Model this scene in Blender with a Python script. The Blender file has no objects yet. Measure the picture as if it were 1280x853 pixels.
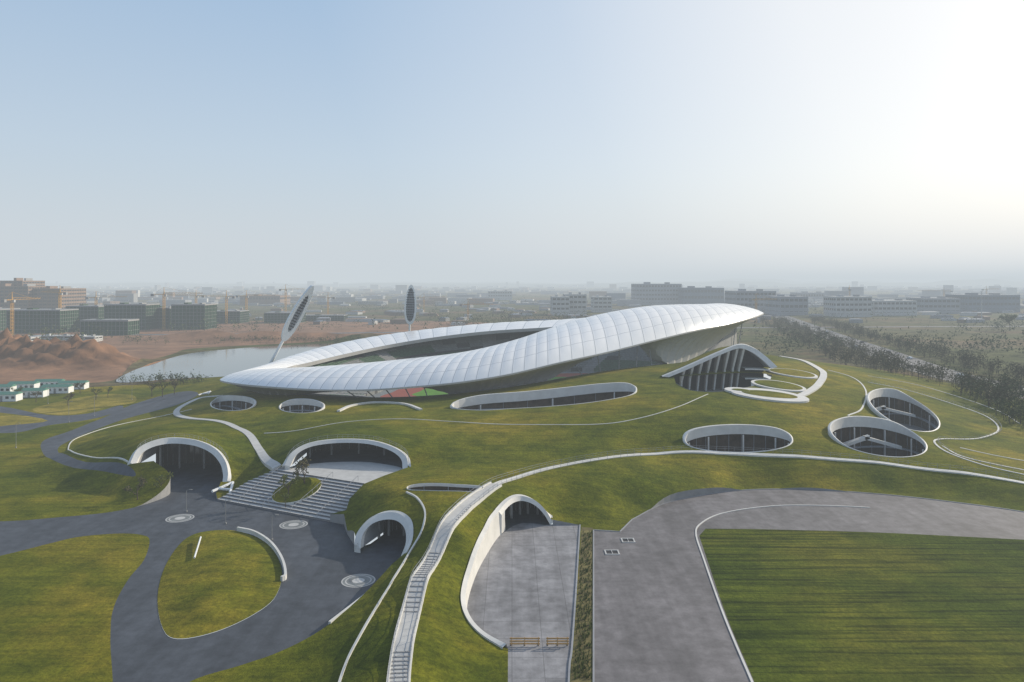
import bpy, math, random, time
import numpy as np
from mathutils import Vector
from mathutils.geometry import delaunay_2d_cdt
from mathutils.kdtree import KDTree
random.seed(7); rng=np.random.default_rng(7)
T0=time.time()
sc=bpy.context.scene
F=930.0; H=48.0; HV=352.0     # survey constants: focal (px), camera height, horizon row

# ------------------------------------------------------------------ materials
def new_mat(name):
    m=bpy.data.materials.new(name); m.use_nodes=True
    nt=m.node_tree; b=nt.nodes["Principled BSDF"]; return m,nt,b
def pos_node(nt):
    return nt.nodes.new("ShaderNodeNewGeometry").outputs["Position"]
def noise(nt,scale,detail=4,rough=.6,vec=None,stretch=None):
    n=nt.nodes.new("ShaderNodeTexNoise"); n.inputs["Scale"].default_value=scale
    n.inputs["Detail"].default_value=detail; n.inputs["Roughness"].default_value=rough
    v=vec or pos_node(nt)
    if stretch:
        mp=nt.nodes.new("ShaderNodeMapping"); mp.inputs["Scale"].default_value=stretch[0]
        mp.inputs["Rotation"].default_value=(0,0,stretch[1]); nt.links.new(v,mp.inputs["Vector"]); v=mp.outputs[0]
    nt.links.new(v,n.inputs["Vector"]); return n.outputs["Fac"]
def ramp(nt,fac,stops):
    r=nt.nodes.new("ShaderNodeValToRGB"); e=r.color_ramp.elements
    while len(e)<len(stops): e.new(.5)
    for i,(p,c) in enumerate(stops):
        e[i].position=p; e[i].color=(c[0],c[1],c[2],1) if not isinstance(c,float) else (c,c,c,1)
    nt.links.new(fac,r.inputs[0]); return r.outputs[0]
def mix(nt,a,b,fac,mode='MIX'):
    m=nt.nodes.new("ShaderNodeMix"); m.data_type='RGBA'; m.blend_type=mode
    if isinstance(fac,float): m.inputs[0].default_value=fac
    else: nt.links.new(fac,m.inputs[0])
    for k,s in ((6,a),(7,b)):
        if isinstance(s,tuple): m.inputs[k].default_value=(*s,1)
        else: nt.links.new(s,m.inputs[k])
    return m.outputs[2]
def bump(nt,b,h,strength,dist):
    n=nt.nodes.new("ShaderNodeBump"); n.inputs["Strength"].default_value=strength
    n.inputs["Distance"].default_value=dist; nt.links.new(h,n.inputs["Height"]); nt.links.new(n.outputs[0],b.inputs["Normal"])
def simple(name,col,rough=.6,var=.15,scale=.5,metal=0,spec=.3,bmp=0):
    m,nt,b=new_mat(name)
    n=noise(nt,scale,3,.65)
    c=ramp(nt,n,[(.25,tuple(x*(1-var) for x in col)),(.75,tuple(min(1,x*(1+var)) for x in col))])
    nt.links.new(c,b.inputs["Base Color"]); b.inputs["Roughness"].default_value=rough
    b.inputs["Metallic"].default_value=metal; b.inputs["Specular IOR Level"].default_value=spec
    if bmp: bump(nt,b,noise(nt,scale*6,4),.4,bmp)
    return m
def grass(name,c1,c2,c3,stripe=False,sp=.06):
    m,nt,b=new_mat(name)
    big=noise(nt,.024,5,.65); mid=noise(nt,.16,5,.7); fine=noise(nt,1.6,5,.8)
    col=ramp(nt,big,[(.38,c1),(.5,c2),(.62,c3)])
    col=mix(nt,col,ramp(nt,mid,[(.3,(.55,.62,.5)),(.7,(1.38,1.3,1.15))]),1.0,'MULTIPLY')
    col=mix(nt,col,ramp(nt,fine,[(.3,(.52,.54,.5)),(.72,(1.5,1.46,1.3))]),1.0,'MULTIPLY')
    ms=noise(nt,.9,3,.5,stretch=((.05,1.0,1),math.radians(-28)))
    col=mix(nt,col,ramp(nt,ms,[(.38,(.84,.87,.84)),(.62,(1.12,1.1,1.06))]),1.0,'MULTIPLY')
    if stripe:
        s=noise(nt,1.25,2,.5,stretch=((.03,1.0,1),math.radians(-5)))
        col=mix(nt,col,ramp(nt,s,[(.40,(.55,.6,.55)),(.46,(1.,1.,1.)),(.62,(1.15,1.12,1.08))]),1.0,'MULTIPLY')
        s2=noise(nt,.6,2,.5,stretch=((.05,1.0,1),math.radians(38)))
        col=mix(nt,col,ramp(nt,s2,[(.36,(.66,.7,.65)),(.41,(1.,1.,1.))]),1.0,'MULTIPLY')
        s3=noise(nt,.03,4,.6)
        col=mix(nt,col,ramp(nt,s3,[(.4,(.85,.9,.85)),(.6,(1.2,1.12,1.0))]),1.0,'MULTIPLY')
    nt.links.new(col,b.inputs["Base Color"]); b.inputs["Roughness"].default_value=.95
    b.inputs["Specular IOR Level"].default_value=sp
    bump(nt,b,noise(nt,1.1,5,.8),.6,.3)
    return m
M={}
M['lawn']=grass("lawn_grass",(.070,.092,.008),(.118,.126,.012),(.195,.165,.022))
M['infield']=grass("infield_grass",(.048,.074,.009),(.066,.090,.012),(.098,.108,.018),stripe=True)
M['dry']=grass("dry_grass",(.15,.14,.03),(.24,.20,.045),(.30,.24,.07))
M['pitch']=simple("pitch_turf",(.08,.22,.015),.9,.2,.2)
def pave(name,base,var,rough=.75,joint=None):
    m,nt,b=new_mat(name)
    a=noise(nt,.05,4,.65); c=noise(nt,.4,6,.78)
    col=ramp(nt,a,[(.3,tuple(x*(1-var) for x in base)),(.7,tuple(x*(1+var) for x in base))])
    col=mix(nt,col,ramp(nt,c,[(.3,.66),(.7,1.30)]),1.0,'MULTIPLY')
    s=noise(nt,.35,4,.6,stretch=((1,.08,1),0.1))
    col=mix(nt,col,ramp(nt,s,[(.35,.8),(.6,1.08)]),1.0,'MULTIPLY')
    if joint:
        br=nt.nodes.new("ShaderNodeTexBrick"); nt.links.new(pos_node(nt),br.inputs["Vector"])
        br.offset=0; br.inputs["Scale"].default_value=1; br.inputs["Brick Width"].default_value=joint[0]; br.inputs["Row Height"].default_value=joint[1]
        br.inputs["Mortar Size"].default_value=.05; br.inputs["Color1"].default_value=(1,1,1,1); br.inputs["Color2"].default_value=(.84,.84,.84,1); br.inputs["Mortar"].default_value=(.6,.6,.6,1)
        col=mix(nt,col,br.outputs[0],1.0,'MULTIPLY')
    nt.links.new(col,b.inputs["Base Color"]); b.inputs["Roughness"].default_value=rough
    b.inputs["Specular IOR Level"].default_value=.35
    return m
M['asphalt']=pave("plaza_asphalt",(.060,.067,.080),.18,.65)
M['road']=pave("road_asphalt",(.13,.13,.135),.15,.7)
M['track']=pave("track_base_asphalt",(.150,.141,.146),.2,.7)
M['dzone']=pave("dzone_asphalt",(.135,.128,.132),.25,.7)
M['ramp']=pave("ramp_concrete",(.25,.248,.26),.3,.75,joint=(4.0,5.0))
M['white']=simple("white_concrete",(.60,.59,.56),.6,.12,.3,bmp=.01)
M['grey']=simple("grey_concrete",(.25,.25,.25),.7,.15,.4)
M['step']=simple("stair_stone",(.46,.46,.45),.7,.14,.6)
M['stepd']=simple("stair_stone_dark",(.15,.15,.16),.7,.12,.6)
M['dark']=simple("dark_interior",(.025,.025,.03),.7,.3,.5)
M['bark']=simple("tree_bark",(.09,.07,.05),.9,.3,3)
M['leaf']=simple("tree_leaf",(.10,.12,.025),.8,.5,1.5)
M['leafdk']=simple("distant_foliage",(.06,.08,.025),.9,.6,.06)
M['twig']=simple("bare_twigs",(.10,.09,.045),.9,.4,.3)
M['earth']=simple("bare_earth",(.22,.115,.062),.95,.5,.05,bmp=.8)
M['soil']=simple("planting_soil",(.13,.11,.04),.95,.6,.6,bmp=.1)
M['yellow']=simple("crane_yellow",(.55,.30,.05),.6,.1,1)
M['wood']=simple("barrier_wood",(.45,.27,.10),.7,.2,3)
M['paintw']=simple("white_paint",(.74,.75,.75),.35,.05,1,spec=.5)
M['cabg']=simple("cabin_roof_green",(.08,.20,.15),.5,.15,1)
M['tyre']=simple("tyre_rubber",(.03,.03,.03),.8,.1,1)
M['redtrack']=simple("running_track_red",(.26,.065,.045),.8,.1,.4)
M['seatg']=simple("seat_green",(.05,.10,.06),.6,.6,.8)
M['seatw']=simple("seat_grey",(.18,.19,.19),.6,.3,.8)
M['seatd']=simple("seat_dark",(.05,.05,.055),.6,.3,.8)
M['net']=simple("scaffold_net_green",(.03,.065,.038),.9,.35,.15)
M['tan']=simple("facade_tan",(.22,.15,.11),.8,.15,.1)
M['fwhite']=simple("facade_white",(.44,.44,.43),.7,.15,.1)
M['fgrey']=simple("facade_grey",(.28,.29,.31),.7,.2,.05)
M['froof']=simple("shed_roof_blue_grey",(.15,.18,.22),.7,.3,.02)
M['hill']=simple("hill_forest",(.06,.08,.05),1,.3,.003)
def glass(name,a,b_):
    m,nt,b=new_mat(name); n=noise(nt,.4,3)
    nt.links.new(ramp(nt,n,[(.3,a),(.7,b_)]),b.inputs["Base Color"])
    b.inputs["Roughness"].default_value=.12; b.inputs["Specular IOR Level"].default_value=.6; return m
M['glass']=glass("window_glass",(.025,.03,.035),(.07,.08,.085))
M['glassb']=glass("bronze_glazing",(.03,.022,.017),(.10,.075,.055))
def water():
    m,nt,b=new_mat("lake_water"); b.inputs["Base Color"].default_value=(.07,.085,.08,1)
    b.inputs["Roughness"].default_value=.06; b.inputs["Specular IOR Level"].default_value=.7
    bump(nt,b,noise(nt,.5,3),.08,.2); return m
M['water']=water()
def farland():
    m,nt,b=new_mat("far_land")
    v=nt.nodes.new("ShaderNodeTexVoronoi"); v.inputs["Scale"].default_value=.006
    nt.links.new(pos_node(nt),v.inputs["Vector"]); v.inputs["Randomness"].default_value=1
    sep=nt.nodes.new("ShaderNodeSeparateColor"); nt.links.new(v.outputs["Color"],sep.inputs[0])
    c1=ramp(nt,sep.outputs[0],[(0,(.045,.06,.02)),(.3,(.10,.105,.035)),(.5,(.16,.105,.06)),(.7,(.06,.075,.025)),(.85,(.18,.125,.085)),(1,(.10,.11,.07))])
    n1=noise(nt,.008,6,.7)
    c2=ramp(nt,n1,[(.35,(.045,.062,.02)),(.5,(.095,.095,.038)),(.65,(.19,.11,.065))])
    c=mix(nt,c1,c2,.62)
    c=mix(nt,c,ramp(nt,noise(nt,.07,5,.75),[(.32,.35),(.68,1.55)]),1.0,'MULTIPLY')
    nt.links.new(c,b.inputs["Base Color"]); b.inputs["Roughness"].default_value=1; b.inputs["Specular IOR Level"].default_value=.05
    return m
M['far']=farland()
def membrane():
    m,nt,b=new_mat("roof_membrane")
    uv=nt.nodes.new("ShaderNodeUVMap"); sep=nt.nodes.new("ShaderNodeSeparateXYZ"); nt.links.new(uv.outputs[0],sep.inputs[0])
    def lines(o,w):
        fr=nt.nodes.new("ShaderNodeMath"); fr.operation='FRACT'; nt.links.new(o,fr.inputs[0])
        s=nt.nodes.new("ShaderNodeMath"); s.operation='SUBTRACT'; nt.links.new(fr.outputs[0],s.inputs[0]); s.inputs[1].default_value=.5
        a=nt.nodes.new("ShaderNodeMath"); a.operation='ABSOLUTE'; nt.links.new(s.outputs[0],a.inputs[0])
        g=nt.nodes.new("ShaderNodeMath"); g.operation='GREATER_THAN'; nt.links.new(a.outputs[0],g.inputs[0]); g.inputs[1].default_value=.5-w
        return g.outputs[0]
    col=ramp(nt,noise(nt,.06,4,.6),[(.3,(.76,.77,.78)),(.7,(.86,.86,.86))])
    col=mix(nt,col,(.42,.45,.48),lines(sep.outputs[0],.03))
    col=mix(nt,col,(.56,.58,.60),lines(sep.outputs[1],.025))
    nt.links.new(col,b.inputs["Base Color"]); b.inputs["Roughness"].default_value=.25; b.inputs["Specular IOR Level"].default_value=.6; return m
M['roof']=membrane()
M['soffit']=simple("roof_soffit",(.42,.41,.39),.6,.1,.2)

# ------------------------------------------------------------------ mesh builder
class MB:
    def __init__(s): s.v=[]; s.f=[]; s.m=[]; s.uv=None
    def add(s,vs,fs,mi=0):
        o=len(s.v); s.v+= [tuple(map(float,p)) for p in vs]; s.f+=[tuple(i+o for i in f) for f in fs]; s.m+=[mi]*len(fs)
    def box(s,c,d,mi=0,rz=0,top=1.0):
        x,y,z=c; a,b,h=d[0]/2,d[1]/2,d[2]; cs,sn=math.cos(rz),math.sin(rz); vs=[]
        for k,zz in enumerate((z,z+h)):
            t=1 if k==0 else top
            for px,py in ((-a,-b),(a,-b),(a,b),(-a,b)):
                px*=t; py*=t; vs.append((x+px*cs-py*sn,y+px*sn+py*cs,zz))
        s.add(vs,[(3,2,1,0),(4,5,6,7),(0,1,5,4),(1,2,6,5),(2,3,7,6),(3,0,4,7)],mi)
    def tube(s,p,q,r0,r1,mi=0,n=6):
        p=Vector(p); q=Vector(q); d=(q-p)
        if d.length<1e-6: return
        d.normalize(); a=d.orthogonal().normalized(); b=d.cross(a); vs=[]
        for c,r in ((p,r0),(q,r1)):
            for i in range(n):
                t=2*math.pi*i/n; vs.append(c+a*math.cos(t)*r+b*math.sin(t)*r)
        s.add(vs,[(i,(i+1)%n,n+(i+1)%n,n+i) for i in range(n)]+[tuple(range(n))[::-1],tuple(range(n,2*n))],mi)
    def loft(s,rows,closed=False,mi=0):
        n=len(rows[0]); vs=[p for r in rows for p in r]; fs=[]
        for j in range(len(rows)-1):
            for i in range(n if closed else n-1):
                k=(i+1)%n; fs.append((j*n+i,j*n+k,(j+1)*n+k,(j+1)*n+i))
        s.add(vs,fs,mi)
    def build(s,name,mats,smooth=False,angle=None):
        me=bpy.data.meshes.new(name); me.from_pydata(s.v,[],s.f)
        for k in mats: me.materials.append(M[k])
        me.polygons.foreach_set("material_index",s.m)
        if smooth: me.polygons.foreach_set("use_smooth",[True]*len(s.f))
        me.update(); ob=bpy.data.objects.new(name,me); sc.collection.objects.link(ob)
        return ob

# ------------------------------------------------------------------ survey helpers
def W(u,v,Y): return ((u-640)*Y/F, Y, H-(v-HV)*Y/F)
def WZ(u,v,z):
    Y=F*(H-z)/(v-HV); return ((u-640)*Y/F,Y,z)
def cr(pts,sub=8,closed=False):
    P=np.array(pts,float); n=len(P); out=[]
    segs=n if closed else n-1
    for i in range(segs):
        if closed: a,b,c,d=P[(i-1)%n],P[i],P[(i+1)%n],P[(i+2)%n]
        else:
            b,c=P[i],P[i+1]; a=P[i-1] if i>0 else 2*b-c; d=P[i+2] if i+2<n else 2*c-b
        for k in range(sub):
            t=k/sub; out.append(.5*((2*b)+(c-a)*t+(2*a-5*b+4*c-d)*t*t+(3*b-a-3*c+d)*t**3))
    if not closed: out.append(P[-1])
    return np.array(out)
# portals: crown line of each arch
T1=cr([W(*p) for p in [(163,580,176),(172,563,180),(190,553,183),(215,549,185),(245,552,184),(268,562,181),(281,577,177),(285,592,173.5),(284,603,171)]],5)
T2=cr([W(*p) for p in [(356,583,172),(365,567,175),(385,556,178),(420,551,180),(460,552,180),(490,560,177),(507,572,174),(510,588,170)]],6)
T3=cr([W(*p) for p in [(447,684,132),(450,665,134),(462,650,136),(480,643,137),(498,644,136),(510,655,133),(512,675,128),(505,695,124)]],5)
T4=cr([W(*p) for p in [(691,655,147),(682,640,147),(668,627,148),(650,622,148),(635,628,145),(621,645,139.5)]]+[WZ(*p) for p in [(608,668,3.3),(595,697,2.4),(585,730,1.6),(582,755,1.1),(589,775,.8),(606,793,.5),(633,808,.3)]],6)

ctrl=[WZ(*p) for p in [
 (0,853,-.5),(150,853,-.5),(0,700,-.5),(150,700,-.5),(300,700,-.5),(380,700,-.3),(300,800,-.5),(0,600,-.5),(0,540,-.5),(60,560,-.4),(120,615,-.3),
 (380,745,-.3),(0,480,-.5),(100,495,-.5),(0,1100,-.5),(300,1000,-.5),
 (230,512,2.6),(200,520,1.4),(340,503,7.4),(400,504,7.6),(470,505,7.4),(540,503,7.9),(560,515,8.6),(700,497,10.6),(630,505,9.6),(830,468,14.2),(800,498,12),(880,503,12),(950,508,11),
 (1050,500,9.5),(1040,470,11.5),(1100,490,7.5),(1170,500,4),(1250,530,.6),(1300,500,-.5),(1180,540,3.5),(1240,560,1.5),(1100,512,7.5),(960,485,12.5),(1010,465,12.8),
 (300,535,6),(350,530,7.3),(450,530,8.7),(600,540,8.3),(700,540,8.6),(800,545,7.8),(900,552,7),(1000,560,6),(1100,560,5.2),(700,580,5.9),(550,590,6.8),(530,603,6.9),(480,540,9.2),(400,543,8.8),
 (320,590,3),(300,600,1.6),(320,560,5.3),(292,590,3.0),(120,550,3.6),(200,535,7.2),(250,540,7.6),(160,548,6),(90,562,.3),(130,568,3.5),(280,515,5.2),(200,508,.4),(150,525,.6),(120,533,.4),
 (460,625,5),(442,650,2),(480,610,6.2),(436,664,.4),
 (530,650,6.2),(512,720,4),(482,780,2.8),(440,830,1.2),(400,853,.2),(320,845,-.2),(480,740,2.2),
 (560,660,6),(530,720,4.8),(505,800,3.6),(495,853,3),(490,1000,2.2),(600,640,5.6),(570,720,2.7),(560,780,1.7),(590,812,.6),(560,853,1.0),(625,853,-.2),(622,818,.1),(600,1000,-.3),
 (640,600,6),(740,643,1.2),(715,650,.6),(760,657,0),(740,610,4.0),(800,600,4),(800,637,.1),(820,568,5),(900,567,5),(900,592,2.9),(930,611,0),(1100,615,-.1),(1000,572,4.8),(1000,590,2.7),(1100,577,4),(1100,596,2),
 (1200,590,3),(1200,608,1),(1280,605,2),(1280,638,-.1),(900,700,-.5),(1100,700,-.5),(1280,800,-.5),(800,800,-.5),(745,853,-.5),(765,700,-.5),(728,760,-.2),(1400,640,-.5),(1400,580,-.4),(1500,500,-.5),
 (290,503,5.8)]]
ctrl+=[(10,340,9),(-60,330,8),(70,350,11),(-85,300,7.6),(-100,345,7),(-40,400,8),(60,420,10),(125,380,11),(105,315,13),(-160,350,-.5),(-130,430,-.5),(0,490,-.5),(100,500,-.5),(200,430,-.5),(215,350,-.5),(230,310,-.5),(-220,300,-.5),(-250,200,-.5),(300,250,-.5),(300,100,-.5),(-200,60,-.5),(0,40,-.5),(200,50,-.5),(-260,500,-.5),(260,520,-.5)]
for T,s in ((T1,4),(T2,4),(T3,3),(T4,5)): ctrl+=[tuple(p) for p in T[::s]]
C=np.array(ctrl); n=len(C); S=60.0
def U(r2): return np.where(r2>1e-12, r2*np.log(r2+1e-12),0)
XY=C[:,:2]/S
K=U(((XY[:,None]-XY[None])**2).sum(-1)); Pm=np.c_[np.ones(n),XY]
A=np.zeros((n+3,n+3)); A[:n,:n]=K+np.eye(n)*.006; A[:n,n:]=Pm; A[n:,:n]=Pm.T
wt=np.linalg.solve(A,np.r_[C[:,2],0,0,0])
def sstep(a,b,x):
    t=np.clip((x-a)/(b-a),0,1); return t*t*(3-2*t)
MOUNDS=[(-268,428,11,34,20),(-300,436,9,20,16),(-242,432,7,18,13),(-345,455,12,45,30),(-330,392,4,40,12),(-240,610,7,60,14),(-130,612,6,70,12),(0,640,4,80,12)]
def ter(x,y):
    x=np.atleast_1d(np.asarray(x,float)); y=np.atleast_1d(np.asarray(y,float)); z=np.zeros(len(x))
    bl=(1-sstep(240,330,x))*sstep(-300,-230,x)*(1-sstep(480,540,y))*sstep(0,35,y)
    idx=np.where(bl>0)[0]
    for k in range(0,len(idx),4000):
        j=idx[k:k+4000]; q=np.c_[x[j],y[j]]/S
        z[j]=U(((q[:,None]-XY[None])**2).sum(-1))@wt[:n]+wt[n]+q@wt[n+1:]
    z=z*bl; z=.5*(z+np.sqrt(z*z+.04))-.05; z=np.maximum(z,0)
    for mx,my,h,sx,sy in MOUNDS:
        g=h*np.exp(-((x-mx)/sx)**2-((y-my)/sy)**2); g=g*(1+.25*np.sin(x*.31+y*.2)*np.sin(y*.43-x*.12)+.12*np.sin(x*.7)*np.sin(y*.8)); z=z+g
    return z
def tz(x,y): return float(ter([x],[y])[0])
YS=np.arange(70,620,1.0)
def drape(p):
    if len(p)==3: return WZ(*p)
    u,v=p; zr=H-(v-HV)*YS/F; zt=ter((u-640)*YS/F,YS); d=zr-zt
    i=np.where(d<=0)[0]
    if len(i)==0: return WZ(u,v,0)
    i=max(i[0],1); t=d[i-1]/(d[i-1]-d[i]); Y=YS[i-1]+t
    return ((u-640)*Y/F,Y,H-(v-HV)*Y/F)
def D(pts,sub=6,closed=False): return cr([drape(p)[:2] for p in pts],sub,closed)
def G0(pts,sub=6,closed=False): return cr([WZ(p[0],p[1],0)[:2] for p in pts],sub,closed)

# ------------------------------------------------------------------ regions
regions=[]  # name, poly, mat, mode(None terrain|'flat'|'hole'), z
def reg(name,poly,mat,mode=None,z=0.0): regions.append((name,np.array(poly)[:,:2],mat,mode,z))
reg("park_lawn",[(-420,-150),(-420,270),(-230,322),(-175,345),(-130,395),(-60,450),(60,480),(150,450),(195,400),(205,340),(222,290),(300,262),(460,250),(460,-150)],'lawn')
reg("bare_earth",G0([(-60,476),(60,479),(140,476),(165,458),(215,443),(240,436),(330,431),(440,426),(520,424),(640,420),(640,405),(400,400),(150,408),(-60,415)],4,True),'earth')
reg("lake_water",G0([(150,479),(160,467),(195,454),(240,442),(300,436),(360,432),(440,430),(460,436),(420,452),(390,470),(330,474),(240,473)],5,True),'water','flat',0.0)
reg("dry_lawn",D([(0,520),(40,519),(75,523),(60,531),(20,535),(-40,533),(-60,522)],4,True),'dry')
reg("dry_lawn",D([(85,500),(130,493),(165,494),(168,503),(130,510),(80,519),(40,512)],4,True),'dry')
reg("park_road",D([(235,489),(248,493),(225,505),(170,520),(120,537),(85,552),(72,563),(88,571),(130,578),(163,584),(166,596),(120,588),(70,577),(52,563),(56,550),(90,538),(130,522),(165,506),(205,494)],4,True),'asphalt')
reg("park_road",D([(-60,508),(0,508),(60,519),(110,517),(150,507),(150,514),(110,525),(60,532),(20,541),(-30,540),(0,533),(60,526),(0,516),(-60,515)],4,True),'asphalt')
plaza=np.vstack([G0([(-220,660),(0,652),(60,648),(140,640),(190,628),(213,616),(192,607)]),T1[:,:2],
  G0([(276,614),(270,622)]),G0([(272,626),(430,656)],10),G0([(434,668),(443,682)]),T3[:,:2],
  G0([(490,720),(462,748),(412,788),(350,815),(300,832),(236,853),(205,890),(195,1000),(110,1000),(140,880),(138,800),(142,760),(160,725),(180,700),(187,676),(178,669),(150,667),(100,671),(60,680),(0,695),(-220,745)])])
reg("plaza_pavement",plaza,'asphalt','flat')
isl=G0([(197,745),(208,705),(232,674),(262,664),(300,665),(335,681),(352,712),(345,745),(318,768),(270,790),(222,799),(203,785)],6,True)
reg("lawn_island",isl,'lawn','flat',.05)
trk=np.vstack([G0([(742,1150),(742,663)],12),G0([(742,663),(775,665)],3),G0([(790,650),(830,630),(880,619),(930,613),(1000,612),(1100,618),(1200,629),(1290,642),(1450,672),(1600,730)]),G0([(1600,1150),(900,1150)])])
reg("running_track",trk,'track','flat')
innr=np.vstack([G0([(1030,1150),(965,910),(940,853),(905,770),(880,700),(870,668),(876,655),(900,643),(945,635),(1000,632),(1100,636),(1200,650),(1290,676),(1400,740),(1450,850)],8)])
reg("track_dzone",innr,'dzone','flat')
fld=np.vstack([G0([(1032,1150),(967,910),(943,853),(908,770),(884,700),(874,670)],8),G0([(882,661),(960,662),(1100,666),(1283,675)],8),G0([(1400,745),(1450,850)])])
reg("infield_lawn",fld,'infield','flat')
rampP=np.vstack([T4[:,:2],G0([(635,812),(634,1150)],6),G0([(706,1150),(711,853),(715,810),(720,740),(725,657)],6)])
reg("vehicle_ramp",rampP,'ramp','flat',.01)
reg("planting_strip",np.vstack([G0([(727,659),(741,660)],3),G0([(741,660),(741,1150)],8),G0([(708,1150),(713,853),(717,810),(722,740),(727,659)],5)]),'soil')
stairP=np.vstack([G0([(272,626),(430,656)],10)[:-1],[WZ(*p)[:2] for p in [(433,652,.3),(437,635,1.8),(455,617,3),(480,604,4)]],T2[::-1,:2],[WZ(*p)[:2] for p in [(345,592,3.5),(310,608,1.5)]]])
reg("STAIR",stairP,None,'hole')
court=[("sunken_courtyard",923,552,66,13.5,0,1.5,6),("sunken_courtyard",1098,551,60,18,.17,2.2,7),("sunken_courtyard",1130,517,46,17,.36,2.6,7),
 ("sunken_courtyard",291,506,27,7.5,-.0,1.3,4),("sunken_courtyard",377,510,27,6.5,0,1.2,4)]
CP=[]
for nm,cx,cy,rx,ry,rot,lip,dep in court:
    pts=[]
    for i in range(20):
        a=2*math.pi*i/20; px=rx*math.cos(a); py=ry*math.sin(a)
        pts.append((cx+px*math.cos(rot)-py*math.sin(rot),cy+px*math.sin(rot)+py*math.cos(rot)))
    w=D(pts,4,True); CP.append(w); reg("COURT",w,None,'hole')
lens=D([(565,510),(600,503),(650,499),(700,494),(745,489),(780,487),(794,489),(785,495),(740,503),(690,508),(640,511),(600,513)],5,True)
CP.append(lens); court.append(("sunken_courtyard",0,0,0,0,0,2.2,4)); reg("COURT",lens,None,'hole')
slot=D([(510,610),(530,607),(570,608),(600,610),(603,612),(590,615),(550,614),(515,613)],4,True)
CP.append(slot); court.append(("skylight_slot",0,0,0,0,0,.3,1.0)); reg("COURT",slot,None,'hole')
# support-arch court
LT=cr([W(*p) for p in [(828,471,262),(850,462,265),(875,451,268),(900,440,272),(925,431,276),(942,435,277),(958,446,276),(972,459,273)]],6)
lfront=cr([WZ(*p)[:2] for p in [(962,478,12.6),(935,487,12.2),(900,493,12),(864,491,12.3),(845,481,13.2)]],4)
legcourt=np.vstack([LT[4:-3,:2],lfront])
reg("COURT",legcourt,None,'hole')
# stadium roof stations
ST=[((275,475,280),(352,461,310),(296,483,288)),((300,480,262),(375,461,300),(320,491,274)),((345,484,253),(410,459,293),(352,496,266)),((400,487,249),(455,454,288),(402,491,262)),
((460,487,249),(505,449,286),(462,488,256)),((520,483,251),(560,443,286),(524,484.5,258)),((580,477,255),(605,435,290),(580,497,268)),((640,467,262),(650,423,300),(618,497,272)),
((700,453,273),(695,408,315),(665,486,281)),((760,440,288),(745,394,330),(742,447,294)),((820,425,306),(800,384,345),(806,431,314)),((870,413,325),(840,381,362),(838,456,322)),
((915,404,350),(872,382,378),(873,446,345)),((950,394,390),(855,384,395),(928,404,388)),((948,390,420),(818,389,405),(930,397,415)),((895,390,445),(772,399,408),(885,396,440)),
((800,395,455),(727,405,407),(795,400,448)),((705,401,443),(690,409,405),(703,407,436)),((620,405,430),(612,414,395),(620,412,424)),((540,412,412),(542,422,383),(541,419,406)),
((470,421,390),(482,432,368),(472,428,385)),((408,433,362),(430,443,347),(412,441,358)),((362,446,335),(392,452,330),(368,454,332)),((325,459,308),(365,458,318),(332,467,308)),((290,469,291),(354,461,312),(300,477,294))]
NB=4; SPB=6; NS=len(ST); SUB=NB*SPB
RO=cr([W(*s[0]) for s in ST],SUB,True); RI=cr([W(*s[1]) for s in ST],SUB,True); RB=cr([W(*s[2]) for s in ST],SUB,True)
cen=RO[:,:2].mean(0)
bowl=cen+(RO[::6,:2]-cen)*.88
reg("BOWL",bowl,None,'hole')

# ------------------------------------------------------------------ one ground sheet
pts=[]
y=50.0
while y<13000:
    s=max(2.6,y/85) if y<420 else y/34
    hw=1.0*y+90 if y<420 else 1.3*y
    k=int(hw/s); off=.5*s*(len(pts)%2)
    for i in range(-k,k+1): pts.append((i*s+off+random.uniform(-.1,.1)*s,y+random.uniform(-.1,.1)*s))
    y+=s*.95
yy=385.
while yy<480:
    for xx in np.arange(-420,-200,3.5): pts.append((xx+random.uniform(-.5,.5),yy+random.uniform(-.5,.5)))
    yy+=3.5
for X in (-16000,-6000,-2000,-600,-250,0,250,600,2000,6000,16000):
    for Yq in (-3000,-800,-200,0,14000): pts.append((X,Yq))
for Yq in (500,1500,4000,8000):
    for X in (-16000,16000): pts.append((X,Yq))
pts=np.array(pts)
cons=np.vstack([r[1] for r in regions])
kd=KDTree(len(cons))
for i,p in enumerate(cons): kd.insert((p[0],p[1],0),i)
kd.balance()
keep=[i for i,p in enumerate(pts) if kd.find((p[0],p[1],0))[2]>1.0]
pts=pts[keep]
V=[Vector((float(p[0]),float(p[1]))) for p in pts]; E=[]
for r in regions:
    o=len(V); m=len(r[1]); V+=[Vector((float(p[0]),float(p[1]))) for p in r[1]]
    E+=[(o+i,o+(i+1)%m) for i in range(m)]
res=delaunay_2d_cdt(V,E,[],0,1e-4)
vo=np.array([(v.x,v.y) for v in res[0]]); fo=np.array([tuple(f) for f in res[2]])
cent=vo[fo].mean(1)
def inpoly(P,poly):
    x,y=P[:,0],P[:,1]; c=np.zeros(len(P),bool); a=poly; b=np.roll(poly,-1,0)
    for (x1,y1),(x2,y2) in zip(a,b):
        if y1==y2: continue
        k=((y1>y)!=(y2>y)); c^=k&(x<(x2-x1)*(y-y1)/(y2-y1)+x1)
    return c
rid=np.full(len(fo),-1)
for i,r in enumerate(regions):
    mn=r[1].min(0); mx=r[1].max(0)
    bb=np.where((cent[:,0]>mn[0])&(cent[:,0]<mx[0])&(cent[:,1]>mn[1])&(cent[:,1]<mx[1]))[0]
    rid[bb[inpoly(cent[bb],r[1])]]=i
zt=ter(vo[:,0],vo[:,1])
def rz(i):
    if i<0: return None
    return regions[i][4] if regions[i][3]=='flat' and regions[i][0]!='lake_water' else None
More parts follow.
